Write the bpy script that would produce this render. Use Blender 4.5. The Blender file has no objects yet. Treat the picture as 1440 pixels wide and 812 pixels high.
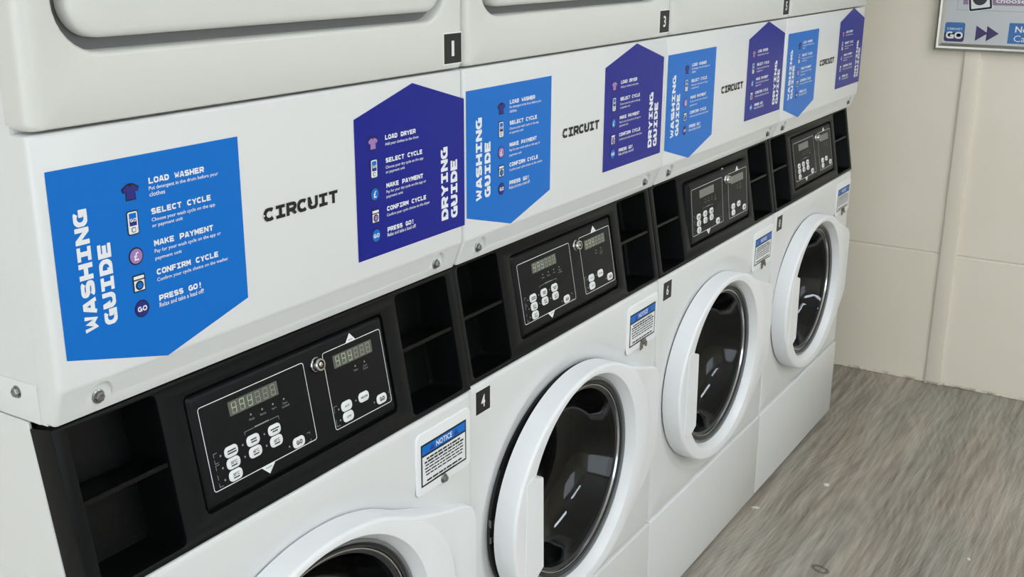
import bpy, bmesh, math, random
from mathutils import Vector, Matrix
from mathutils.geometry import tessellate_polygon
random.seed(7)
PI = math.pi
S = bpy.context.scene
COL = S.collection

# ---------------------------------------------------------------- camera, light, exposure
def look(yaw, pitch, roll):
    f = Vector((math.cos(pitch)*math.cos(yaw), math.cos(pitch)*math.sin(yaw), math.sin(pitch)))
    r = f.cross(Vector((0, 0, 1))).normalized(); u = r.cross(f)
    c, s = math.cos(roll), math.sin(roll)
    r2 = c*r + s*u; u2 = -s*r + c*u
    return Matrix((r2, u2, -f)).transposed()
cam_data = bpy.data.cameras.new('camera')
cam = bpy.data.objects.new('camera', cam_data); COL.objects.link(cam)
cam_data.sensor_width = 36.0
cam_data.lens = 36.0*1563.3435/1440.0
cam_data.clip_start = 0.02
cam.matrix_world = Matrix.Translation((-0.60546, -0.8875, 1.44)) @ look(0.5571865, -0.3004751, 0.0056438).to_4x4()
S.camera = cam
S.view_settings.view_transform = 'Standard'
S.view_settings.look = 'None'
S.view_settings.gamma = 1.0
S.view_settings.use_curve_mapping = False
S.view_settings.exposure = 0.95
LAMP = 8.2          # ceiling batten radiance
DAY = 1.7           # daylight radiance through the added windows
world = bpy.data.worlds.new('world'); S.world = world; world.use_nodes = True
world.node_tree.nodes['Background'].inputs[0].default_value = (0.85, 0.93, 1.0, 1)
world.node_tree.nodes['Background'].inputs[1].default_value = DAY

# ---------------------------------------------------------------- materials
def lin(c):
    return tuple((v/255/12.92 if v/255 <= .04045 else ((v/255+.055)/1.055)**2.4) for v in c)
def mat(name, rgb, rough=.5, metal=0., coat=0., emit=None, es=0., spec=.5, trans=0., ior=1.45):
    m = bpy.data.materials.new(name); m.use_nodes = True
    b = m.node_tree.nodes['Principled BSDF']
    b.inputs['Base Color'].default_value = (*lin(rgb), 1)
    b.inputs['Roughness'].default_value = rough
    b.inputs['Metallic'].default_value = metal
    b.inputs['Coat Weight'].default_value = coat
    b.inputs['Coat Roughness'].default_value = .08
    b.inputs['Specular IOR Level'].default_value = spec
    b.inputs['IOR'].default_value = ior
    b.inputs['Transmission Weight'].default_value = trans
    if emit:
        b.inputs['Emission Color'].default_value = (*lin(emit), 1); b.inputs['Emission Strength'].default_value = es
    return m
def bump(m, scale, strength, dist=.001, detail=2., stretch=(1, 1, 1)):
    nt = m.node_tree; b = nt.nodes['Principled BSDF']
    tc = nt.nodes.new('ShaderNodeTexCoord'); mp = nt.nodes.new('ShaderNodeMapping')
    mp.inputs['Scale'].default_value = stretch
    n = nt.nodes.new('ShaderNodeTexNoise'); n.inputs['Scale'].default_value = scale; n.inputs['Detail'].default_value = detail
    bp = nt.nodes.new('ShaderNodeBump'); bp.inputs['Strength'].default_value = strength; bp.inputs['Distance'].default_value = dist
    nt.links.new(tc.outputs['Object'], mp.inputs[0]); nt.links.new(mp.outputs[0], n.inputs['Vector'])
    nt.links.new(n.outputs[0], bp.inputs['Height']); nt.links.new(bp.outputs[0], b.inputs['Normal'])
    return m
def speckle(m, dark, amount, scale):
    """dust / grime: noise-thresholded second colour"""
    nt = m.node_tree; b = nt.nodes['Principled BSDF']
    tc = nt.nodes.new('ShaderNodeTexCoord'); n = nt.nodes.new('ShaderNodeTexNoise')
    n.inputs['Scale'].default_value = scale; n.inputs['Detail'].default_value = 4
    r = nt.nodes.new('ShaderNodeValToRGB'); r.color_ramp.elements[0].position = 1-amount; r.color_ramp.elements[1].position = min(1, 1-amount+.08)
    r.color_ramp.elements[0].color = b.inputs['Base Color'].default_value; r.color_ramp.elements[1].color = (*lin(dark), 1)
    nt.links.new(tc.outputs['Object'], n.inputs['Vector']); nt.links.new(n.outputs[0], r.inputs[0]); nt.links.new(r.outputs[0], b.inputs['Base Color'])
    return m
M = {}
M['enamel'] = bump(mat('white_enamel', (226, 227, 227), .32, coat=.25), 260, .06)
M['enamel_cream'] = bump(mat('cream_white_enamel', (216, 216, 211), .38, coat=.15), 260, .06)
M['plastic'] = mat('white_plastic', (240, 241, 243), .30)
M['recess'] = mat('shaded_recess_plastic', (112, 114, 114), .5)  # plastic darkened to carry the shadow in the door gap
M['black'] = bump(mat('black_textured_plastic', (18, 20, 21), .42, spec=.16), 900, .25, .0006)
M['bin'] = speckle(bump(mat('black_bin_plastic', (7, 8, 9), .34, spec=.22), 700, .2, .0006), (52, 50, 48), .37, 800)
M['overlay'] = bump(mat('black_overlay_film', (20, 21, 23), .40, spec=.16), 1500, .12, .0004)
M['ink_white'] = mat('white_ink', (236, 238, 240), .5)
M['ink_grey'] = mat('grey_ink', (150, 152, 153), .5)
M['ink_black'] = mat('black_ink', (22, 21, 24), .45)
M['blue'] = bump(mat('sky_blue_vinyl', (16, 112, 204), .28, coat=.0, spec=.22), 420, .10)
M['navy'] = bump(mat('navy_vinyl', (24, 34, 140), .28, coat=.0, spec=.22), 420, .10)
M['deep'] = mat('deep_navy_ink', (38, 36, 128), .4)
M['lilac'] = mat('lilac_ink', (165, 124, 190), .4)
M['lcd'] = mat('lcd_window', (96, 99, 90), .25)
M['lcd_grey'] = mat('grey_lcd_window', (128, 130, 122), .3)
M['seg'] = mat('lcd_segment', (150, 154, 140), .35)
M['seg_lit'] = mat('lit_lcd_segment', (186, 197, 174), .35, emit=(205, 225, 185), es=.03)
M['seg_dim'] = mat('dim_lcd_segment', (110, 113, 106), .35)
M['button'] = mat('white_button_plastic', (234, 235, 236), .4)
M['chrome'] = mat('bright_metal', (205, 205, 203), .18, metal=1)
M['steel'] = mat('zinc_steel', (150, 152, 152), .32, metal=1)
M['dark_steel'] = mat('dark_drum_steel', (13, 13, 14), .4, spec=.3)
M['rubber'] = mat('black_rubber', (24, 24, 25), .5)
M['trimgrey'] = mat('grey_door_trim', (122, 124, 125), .3)
M['trimdark'] = mat('dark_door_trim', (48, 49, 51), .3)
M['glass'] = mat('door_glass', (150, 156, 160), .02, trans=1., ior=1.38, spec=.3)
M['alu'] = mat('brushed_aluminium', (190, 188, 182), .32, metal=1)
M['paper'] = mat('poster_paper', (205, 207, 210), .35)
M['paper2'] = mat('poster_grey_panel', (190, 192, 196), .35)
M['pblue'] = mat('poster_blue', (62, 118, 182), .4)
M['pviolet'] = mat('poster_violet', (66, 56, 104), .4)
M['pmauve'] = mat('poster_mauve', (150, 128, 158), .4)
M['lint'] = mat('pale_lint', (214, 210, 200), .8)
M['ceil'] = mat('ceiling_paint', (232, 232, 228), .8)
M['lamp'] = mat('lamp_diffuser', (255, 255, 255), .5, emit=(238, 247, 255), es=LAMP)
M['numblack'] = mat('black_number_vinyl', (20, 19, 20), .4)
M['plinth'] = mat('dark_plinth', (44, 45, 46), .6)
M['scuff'] = mat('grey_scuffed_metal', (122, 119, 112), .4, metal=.7)

def wall_material():
    m = mat('painted_wall_board', (240, 231, 214), .55)
    nt = m.node_tree; b = nt.nodes['Principled BSDF']; L = nt.links
    tc = nt.nodes.new('ShaderNodeTexCoord')
    n = nt.nodes.new('ShaderNodeTexNoise'); n.inputs['Scale'].default_value = 2.2; n.inputs['Detail'].default_value = 5
    r = nt.nodes.new('ShaderNodeValToRGB')
    r.color_ramp.elements[0].position = .3; r.color_ramp.elements[1].position = .75
    r.color_ramp.elements[0].color = (*lin((238, 229, 212)), 1); r.color_ramp.elements[1].color = (*lin((245, 238, 223)), 1)
    L.new(tc.outputs['Object'], n.inputs['Vector']); L.new(n.outputs[0], r.inputs[0])
    # scuffs and dirt along the foot of the wall
    sp = nt.nodes.new('ShaderNodeSeparateXYZ'); L.new(tc.outputs['Object'], sp.inputs[0])
    mr = nt.nodes.new('ShaderNodeMapRange'); mr.inputs[1].default_value = .0; mr.inputs[2].default_value = .014; mr.inputs[3].default_value = 1; mr.inputs[4].default_value = 0
    L.new(sp.outputs[2], mr.inputs[0])
    n2 = nt.nodes.new('ShaderNodeTexNoise'); n2.inputs['Scale'].default_value = 30; n2.inputs['Detail'].default_value = 6
    L.new(tc.outputs['Object'], n2.inputs['Vector'])
    r2 = nt.nodes.new('ShaderNodeMapRange'); r2.inputs[1].default_value = .48; r2.inputs[2].default_value = .62
    L.new(n2.outputs[0], r2.inputs[0])
    mu = nt.nodes.new('ShaderNodeMath'); mu.operation = 'MULTIPLY'; L.new(mr.outputs[0], mu.inputs[0]); L.new(r2.outputs[0], mu.inputs[1])
    mx = nt.nodes.new('ShaderNodeMix'); mx.data_type = 'RGBA'
    L.new(mu.outputs[0], mx.inputs[0]); L.new(r.outputs[0], mx.inputs[6]); mx.inputs[7].default_value = (*lin((150, 138, 118)), 1)
    L.new(mx.outputs[2], b.inputs['Base Color'])
    n3 = nt.nodes.new('ShaderNodeTexNoise'); n3.inputs['Scale'].default_value = 90; n3.inputs['Detail'].default_value = 3
    mp = nt.nodes.new('ShaderNodeMapping'); mp.inputs['Scale'].default_value = (1, 1, .12)
    L.new(tc.outputs['Object'], mp.inputs[0]); L.new(mp.outputs[0], n3.inputs['Vector'])
    bp = nt.nodes.new('ShaderNodeBump'); bp.inputs['Strength'].default_value = .12; bp.inputs['Distance'].default_value = .002
    L.new(n3.outputs[0], bp.inputs['Height']); L.new(bp.outputs[0], b.inputs['Normal'])
    return m
M['wall'] = wall_material()

def floor_material():
    m = mat('grey_wood_vinyl', (140, 135, 126), .55)
    nt = m.node_tree; b = nt.nodes['Principled BSDF']; L = nt.links
    N = nt.nodes.new
    tc = N('ShaderNodeTexCoord')
    sp = N('ShaderNodeSeparateXYZ'); L.new(tc.outputs['Object'], sp.inputs[0])
    # plank tone: strips across y, staggered lengths
    br = N('ShaderNodeTexBrick'); br.offset = .37; br.inputs['Scale'].default_value = 1.0
    br.inputs['Brick Width'].default_value = 1.25; br.inputs['Row Height'].default_value = .10
    br.inputs['Mortar Size'].default_value = 0.0; br.inputs['Bias'].default_value = 0.
    br.inputs['Color1'].default_value = (0, 0, 0, 1); br.inputs['Color2'].default_value = (1, 1, 1, 1)
    L.new(tc.outputs['Object'], br.inputs['Vector'])
    def noise(scale, stretch, detail=6, dist=0., off=(0, 0, 0)):
        mp = N('ShaderNodeMapping'); mp.inputs['Scale'].default_value = stretch; mp.inputs['Location'].default_value = off
        n = N('ShaderNodeTexNoise'); n.inputs['Scale'].default_value = scale; n.inputs['Detail'].default_value = detail; n.inputs['Distortion'].default_value = dist
        L.new(tc.outputs['Object'], mp.inputs[0]); L.new(mp.outputs[0], n.inputs['Vector']); return n.outputs[0]
    big = noise(1.6, (.55, 2.6, 1), 3)
    hue = noise(2.3, (.5, 3.2, 1), 3, off=(3, 7, 0))
    gr = noise(60, (.06, 1, 1), 9, .25)
    fine = noise(230, (.05, 1, 1), 5, .2)
    mid = noise(12, (.12, 1, 1), 6, .25)
    # cathedral grain
    mpw = N('ShaderNodeMapping'); mpw.inputs['Scale'].default_value = (.22, 4.0, 1)
    wv = N('ShaderNodeTexWave'); wv.wave_type = 'RINGS'; wv.rings_direction = 'Z'; wv.inputs['Scale'].default_value = 7; wv.inputs['Distortion'].default_value = 3; wv.inputs['Detail'].default_value = 3; wv.inputs['Detail Scale'].default_value = 1.2
    nd = N('ShaderNodeTexNoise'); nd.inputs['Scale'].default_value = 1.3
    L.new(tc.outputs['Object'], nd.inputs['Vector'])
    vs = N('ShaderNodeVectorMath'); vs.operation = 'SCALE'; vs.inputs['Scale'].default_value = .45; L.new(nd.outputs[1], vs.inputs[0])
    va = N('ShaderNodeVectorMath'); va.operation = 'ADD'
    L.new(tc.outputs['Object'], va.inputs[0]); L.new(vs.outputs[0], va.inputs[1]); L.new(va.outputs[0], mpw.inputs[0]); L.new(mpw.outputs[0], wv.inputs['Vector'])
    def mth(op, a, c, v=None):
        x = N('ShaderNodeMath'); x.operation = op
        for i, s in enumerate((a, c)):
            if isinstance(s, (int, float)): x.inputs[i].default_value = s
            else: L.new(s, x.inputs[i])
        return x.outputs[0]
    t = mth('MULTIPLY', big, .55)
    t = mth('ADD', t, mth('MULTIPLY', gr, .80))
    t = mth('ADD', t, mth('MULTIPLY', fine, .50))
    t = mth('ADD', t, mth('MULTIPLY', mid, .35))
    t = mth('ADD', t, mth('MULTIPLY', wv.outputs[1], .06))
    t = mth('ADD', t, mth('MULTIPLY', br.outputs[0], .05))
    r = N('ShaderNodeValToRGB'); e = r.color_ramp.elements
    e[0].position = .62; e[1].position = 1.32
    e[0].color = (*lin((98, 92, 84)), 1); e[1].color = (*lin((192, 187, 177)), 1)
    mr0 = N('ShaderNodeMapRange'); mr0.inputs[1].default_value = .82; mr0.inputs[2].default_value = 1.53
    L.new(t, mr0.inputs[0]); e[0].position = 0; e[1].position = 1; L.new(mr0.outputs[0], r.inputs[0])
    # warm / cool drift between strips
    mr = N('ShaderNodeMapRange'); mr.inputs[1].default_value = .38; mr.inputs[2].default_value = .62; L.new(hue, mr.inputs[0])
    tint = N('ShaderNodeMix'); tint.data_type = 'RGBA'; L.new(mr.outputs[0], tint.inputs[0])
    tint.inputs[6].default_value = (.99, .985, .96, 1); tint.inputs[7].default_value = (1.03, .97, .915, 1)
    mul = N('ShaderNodeMix'); mul.data_type = 'RGBA'; mul.blend_type = 'MULTIPLY'; mul.inputs[0].default_value = 1
    L.new(r.outputs[0], mul.inputs[6]); L.new(tint.outputs[2], mul.inputs[7])
    # printed knot: an eye-shaped dark ring
    kx, ky = 1.800, -.271
    dx = mth('SUBTRACT', sp.outputs[0], kx); dy = mth('SUBTRACT', sp.outputs[1], ky)
    nk = noise(40, (1, 1, 1), 3)
    u = mth('ADD', mth('MULTIPLY', dx, 66), mth('MULTIPLY', dy, -22)); v = mth('ADD', mth('MULTIPLY', dx, 10), mth('MULTIPLY', dy, 42))
    d = mth('SQRT', mth('ADD', mth('MULTIPLY', u, u), mth('MULTIPLY', v, v)), 0)
    d = mth('ADD', d, mth('MULTIPLY', mth('SUBTRACT', nk, .5), .5))
    ring = mth('SUBTRACT', 1.25, mth('MULTIPLY', mth('ABSOLUTE', mth('SUBTRACT', d, .82), 0), 3.2))
    rc = N('ShaderNodeClamp'); L.new(ring, rc.inputs[0])
    kn = N('ShaderNodeMix'); kn.data_type = 'RGBA'
    L.new(mth('MULTIPLY', rc.outputs[0], .75), kn.inputs[0]); L.new(mul.outputs[2], kn.inputs[6]); kn.inputs[7].default_value = (*lin((66, 62, 54)), 1)
    L.new(kn.outputs[2], b.inputs['Base Color'])
    bp = N('ShaderNodeBump'); bp.inputs['Strength'].default_value = .18; bp.inputs['Distance'].default_value = .0012
    L.new(mth('ADD', gr, fine), bp.inputs['Height']); L.new(bp.outputs[0], b.inputs['Normal'])
    return m
M['floor'] = floor_material()

# ---------------------------------------------------------------- mesh helpers
class MB:
    def __init__(s): s.v = []; s.f = []; s.m = []
    def add(s, vs, fs, mi=0):
        o = len(s.v); s.v += [tuple(v) for v in vs]; s.f += [tuple(i+o for i in f) for f in fs]; s.m += [mi]*len(fs)
    def box(s, x0, x1, y0, y1, z0, z1, mi=0):
        v = [(x, y, z) for x in (x0, x1) for y in (y0, y1) for z in (z0, z1)]
        s.add(v, [(0, 1, 3, 2), (4, 6, 7, 5), (0, 4, 5, 1), (2, 3, 7, 6), (0, 2, 6, 4), (1, 5, 7, 3)], mi)
    def loft(s, rings, mi=0, cap0=False, cap1=False, closed=True):
        n = len(rings[0]); vs = [p for r in rings for p in r]; fs = []
        for i in range(len(rings)-1):
            for j in range(n if closed else n-1):
                a = i*n+j; b = i*n+(j+1) % n; fs.append((a, b, b+n, a+n))
        s.add(vs, fs, mi)
        if cap0: s.add(rings[0], [tuple(range(n))[::-1]], mi)
        if cap1: s.add(rings[-1], [tuple(range(n))], mi)
    def tess(s, loops, fn, mi=0):
        """flat polygon with holes; loops of 2D points, fn maps (a,b) to 3D"""
        flat = [p for l in loops for p in l]
        t = tessellate_polygon([[Vector((p[0], p[1], 0)) for p in l] for l in loops])
        s.add([fn(*p) for p in flat], [tuple(x) for x in t], mi)
    def build(s, name, mats, parent=None, org=(0, 0, 0), smooth=True, bevel=0., seg=2, angle=35, xf=None):
        if not isinstance(mats, (list, tuple)): mats = [mats]
        me = bpy.data.meshes.new(name)
        me.from_pydata([tuple(a-b for a, b in zip(v, org)) for v in s.v], [], s.f)
        for m in mats: me.materials.append(m)
        me.polygons.foreach_set('material_index', s.m)
        bm = bmesh.new(); bm.from_mesh(me)
        bmesh.ops.remove_doubles(bm, verts=bm.verts, dist=1e-6)
        if smooth: bmesh.ops.recalc_face_normals(bm, faces=bm.faces)
        if bevel:
            es = [e for e in bm.edges if len(e.link_faces) == 2 and e.calc_face_angle(0) > math.radians(30)]
            bmesh.ops.bevel(bm, geom=es, offset=bevel, segments=seg, profile=.5, affect='EDGES', clamp_overlap=True)
        bm.to_mesh(me); bm.free()
        if smooth:
            me.shade_smooth(); me.set_sharp_from_angle(angle=math.radians(angle))
        o = bpy.data.objects.new(name, me); COL.objects.link(o)
        if parent: o.parent = parent
        return o
def thing(name, label, cat, loc=(0, 0, 0), group=None):
    o = bpy.data.objects.new(name, None); COL.objects.link(o); o.location = loc; o.empty_display_size = .1
    return tag(o, label, cat, group)
def tag(o, label, cat, group=None):
    o['label'] = label; o['category'] = cat
    if group: o['group'] = group
    return o
def struct(o): o['kind'] = 'structure'; return o
def copy_tree(o, parent=None):
    c = o.copy(); COL.objects.link(c); c.parent = parent
    for ch in list(o.children): copy_tree(ch, c)
    return c
def child(o, name): return [c for c in o.children if c.name.split('.')[0] == name]

def rrect(x0, x1, z0, z1, r, n=6):
    """rounded rectangle loop, counter-clockwise from lower right corner"""
    out = []
    for cx, cz, a0 in ((x1-r, z0+r, -PI/2), (x1-r, z1-r, 0), (x0+r, z1-r, PI/2), (x0+r, z0+r, PI)):
        for i in range(n+1):
            a = a0 + PI/2*i/n; out.append((cx+r*math.cos(a), cz+r*math.sin(a)))
    return out
def circ(cx, cz, r, n=32, rz=None):
    rz = rz or r
    return [(cx+r*math.cos(2*PI*i/n), cz+rz*math.sin(2*PI*i/n)) for i in range(n)]

# ---------------------------------------------------------------- lettering
def arc(cx, cy, rx, ry, a0, a1, n=10):
    return [(cx+rx*math.cos(math.radians(a0+(a1-a0)*i/n)), cy+ry*math.sin(math.radians(a0+(a1-a0)*i/n))) for i in range(n+1)]
l, r_, b_, t_, m_ = .12, .88, .10, .90, .5
G = {
 'A': [[(.10, 0), (.44, 1)], [(.90, 0), (.56, 1)], [(.34, .9), (.66, .9)], [(.24, .30), (.76, .30)]],
 'C': [arc(.52, .5, .40, .40, 42, 318, 18)],
 'D': [[(l, b_), (.45, b_)] + arc(.45, .5, .42, .40, -90, 90, 10) + [(l, t_)], [(.16, 0), (.16, 1)]],
 'E': [[(.16, 0), (.16, 1)], [(.1, t_), (.9, t_)], [(.1, m_), (.82, m_)], [(.1, b_), (.92, b_)]],
 'F': [[(.18, 0), (.18, 1)], [(.1, t_), (.92, t_)], [(.1, .47), (.82, .47)]],
 'G': [arc(.50, .5, .39, .40, 48, 300, 16) + [(.88, .16), (.88, .46), (.54, .46)]],
 'H': [[(.15, 0), (.15, 1)], [(.85, 0), (.85, 1)], [(.1, .5), (.9, .5)]],
 'I': [[(.5, 0), (.5, 1)], [(.08, t_), (.92, t_)], [(.08, b_), (.92, b_)]],
 'K': [[(.15, 0), (.15, 1)], [(.25, .42), (.84, 1)], [(.36, .55), (.88, 0)]],
 'L': [[(.18, 0), (.18, 1)], [(.1, b_), (.92, b_)]],
 'M': [[(.11, 0), (.11, 1)], [(.89, 0), (.89, 1)], [(.12, .95), (.5, .38), (.88, .95)]],
 'N': [[(.13, 0), (.13, 1)], [(.87, 0), (.87, 1)], [(.15, .95), (.85, .05)]],
 'O': [arc(.5, .5, .40, .40, 0, 360, 24)],
 'P': [[(.15, 0), (.15, 1)], [(.15, t_), (.52, t_)] + arc(.56, .645, .30, .255, 90, -90, 8) + [(.15, .39)]],
 'R': [[(.15, 0), (.15, 1)], [(.15, t_), (.52, t_)] + arc(.56, .66, .29, .24, 90, -90, 8) + [(.15, .42)], [(.52, .44), (.88, 0)]],
 'S': [arc(.5, .70, .36, .20, 20, 180, 8) + arc(.42, .68, .28, .18, 180, 250, 4) + arc(.58, .32, .29, .18, 70, 0, 4) + arc(.5, .30, .37, .20, 0, -160, 8)],
 'T': [[(.5, 0), (.5, 1)], [(.05, t_), (.95, t_)]],
 'U': [[(.14, 1), (.14, .42)] + arc(.5, .42, .36, .32, 180, 360, 12) + [(.86, 1)]],
 'W': [[(.08, 1), (.24, .04), (.5, .62), (.76, .04), (.92, 1)]],
 'Y': [[(.08, 1), (.5, .46), (.92, 1)], [(.5, .5), (.5, 0)]],
 '!': [[(.5, .36), (.5, 1)], [(.5, 0), (.5, .2)]],
}
def strip(pl, w):
    pts = [Vector(p) for p in pl]; L = []; R = []
    closed = (pts[0]-pts[-1]).length < 1e-6
    for i, p in enumerate(pts):
        d0 = (p-pts[i-1]) if i else ((pts[-1]-pts[-2]) if closed else pts[1]-pts[0])
        d1 = (pts[i+1]-p) if i < len(pts)-1 else ((pts[1]-pts[0]) if closed else p-pts[i-1])
        d0 = d0.normalized(); d1 = d1.normalized()
        n0 = Vector((-d0.y, d0.x)); n1 = Vector((-d1.y, d1.x)); n = (n0+n1)
        n = n.normalized() if n.length > 1e-6 else n0
        k = w/2/max(.45, n.dot(n1)); L.append(p+n*k); R.append(p-n*k)
    return L, R
def slab(mb, text, fn, adv, cap, mi, weight=.22, fill=.88):
    """heavy mono lettering; fn maps text-plane (a,b) to 3D; adv = advance, cap = cap height"""
    for k, ch in enumerate(text):
        for q_, pl in enumerate(G.get(ch, [])):
            # stroke in a square-ish space so that weights stay even
            asp = adv*fill/cap
            L, R = strip([(x*asp, y) for x, y in pl], weight)
            vs = []; 
            for a, c in zip(L, R): vs += [a, c]
            P = [fn(k*adv + adv*(1-fill)/2 + max(0, min(asp, q.x))*cap, max(0, min(1, q.y))*cap, q_*.00004) for q in vs]
            mb.add(P, [(2*i, 2*i+1, 2*i+3, 2*i+2) for i in range(len(L)-1)], mi)
_cache = {}
def font_geo(body, bold=0.):
    key = (body, bold)
    if key in _cache: return _cache[key]
    cu = bpy.data.curves.new('lettering', 'FONT'); cu.body = body; cu.resolution_u = 2; cu.offset = bold
    ob = bpy.data.objects.new('lettering', cu); COL.objects.link(ob)
    dg = bpy.context.evaluated_depsgraph_get(); me = bpy.data.meshes.new_from_object(ob.evaluated_get(dg))
    vs = [(v.co.x, v.co.y) for v in me.vertices]; fs = [tuple(p.vertices) for p in me.polygons]
    bpy.data.objects.remove(ob); bpy.data.curves.remove(cu); bpy.data.meshes.remove(me)
    _cache[key] = (vs, fs); return _cache[key]
def write(mb, body, fn, width, height, mi, bold=0., center=False):
    """lettering scaled to a width; height = height of its bounding box (or None to keep the aspect)"""
    vs, fs = font_geo(body, bold)
    x0 = min(v[0] for v in vs); x1 = max(v[0] for v in vs); y0 = min(v[1] for v in vs); y1 = max(v[1] for v in vs)
    sx = width/(x1-x0); sy = height/(y1-y0) if height else sx
    ox = (-width/2 if center else 0); oy = (-(y1-y0)*sy/2 if center else y0*sy)
    mb.add([fn(ox+(x-x0)*sx, oy+(y-y0)*sy) for x, y in vs], fs, mi)

# ---------------------------------------------------------------- room
W = .686
XE = 3.19                      # end wall
mb = MB(); mb.box(-2.6, XE+.1, -2.7, .9, -.05, 0); struct(mb.build('floor', M['floor'], smooth=False))
mb = MB(); mb.box(-2.6, XE+.1, -2.7, .9, 2.5, 2.55); struct(mb.build('ceiling', M['ceil'], smooth=False))
mb = MB(); mb.box(-2.6, XE+.1, .78, .88, 0, 2.5); struct(mb.build('wall_back', M['wall'], smooth=False))
# left wall; its unseen window is added as cool fill from the left
mb = MB(); ly0, ly1, lz0, lz1 = -2.6, .2, .25, 2.3
mb.box(-2.7, -2.6, -2.7, ly0, 0, 2.5); mb.box(-2.7, -2.6, ly1, .9, 0, 2.5)
mb.box(-2.7, -2.6, ly0, ly1, 0, lz0); mb.box(-2.7, -2.6, ly0, ly1, lz1, 2.5)
struct(mb.build('wall_left', M['wall'], smooth=False))
mb = MB()
for a, b in ((ly0, ly0+.06), ((ly0+ly1)/2-.03, (ly0+ly1)/2+.03), (ly1-.06, ly1)): mb.box(-2.69, -2.62, a, b, lz0, lz1)
mb.box(-2.69, -2.62, ly0, ly1, lz0, lz0+.06); mb.box(-2.69, -2.62, ly0, ly1, lz1-.06, lz1)
struct(mb.build('fill_window_2', M['plastic'], smooth=False))
# front wall; unseen window opening added and placed for its daylight
mb = MB(); wx0, wx1, wz0, wz1 = .1, 1.5, .95, 2.15
mb.box(-2.6, wx0, -2.8, -2.7, 0, 2.5); mb.box(wx1, XE+.1, -2.8, -2.7, 0, 2.5)
mb.box(wx0, wx1, -2.8, -2.7, 0, wz0); mb.box(wx0, wx1, -2.8, -2.7, wz1, 2.5)
struct(mb.build('wall_front', M['wall'], smooth=False))
mb = MB()
for a, b in ((wx0, wx0+.06), (-.03, .03), (wx1-.06, wx1)): mb.box(a, b, -2.79, -2.72, wz0, wz1)
mb.box(wx0, wx1, -2.79, -2.72, wz0, wz0+.06); mb.box(wx0, wx1, -2.79, -2.72, wz1-.06, wz1)
struct(mb.build('fill_window_1', M['plastic'], smooth=False))
# end wall: two boards, one above the other, with a shallow joint
mb = MB()
zj = .460
for z0, z1 in ((0, zj-.0025), (zj+.0025, 2.5)):
    c = .002
    x = XE
    prof = [(x+.04, z0), (x+c, z0), (x, z0+c), (x, z1-c), (x+c, z1), (x+.04, z1)]
    mb.loft([[(px, -2.7, pz) for px, pz in prof], [(px, .9, pz) for px, pz in prof]], closed=False)
mb.box(XE+.004, XE+.1, -2.7, .9, 0, 2.5)
struct(mb.build('wall_right', M['wall'], smooth=False))
mb = MB(); mb.box(XE-.011, XE+.001, -.2565, -.2075, 0, 2.5); struct(mb.build('trim_1', M['wall'], bevel=.0025))
for x0, y0 in ((.1, -2.0), (2.0, -1.5)):
    if True:
        t = thing('ceiling_light', 'long white ceiling light fitting above the floor, %s' % ('nearer the left wall' if x0 < 1 else 'nearer the end wall'), 'ceiling light', (x0, y0, 2.5))
        mb = MB(); mb.box(-.62, .62, -.16, .16, -.045, 0); mb.build('housing', M['plastic'], t, bevel=.004)
        mb = MB(); mb.box(-.60, .60, -.14, .14, -.052, -.045); mb.build('diffuser', M['lamp'], t, smooth=False)

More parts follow.
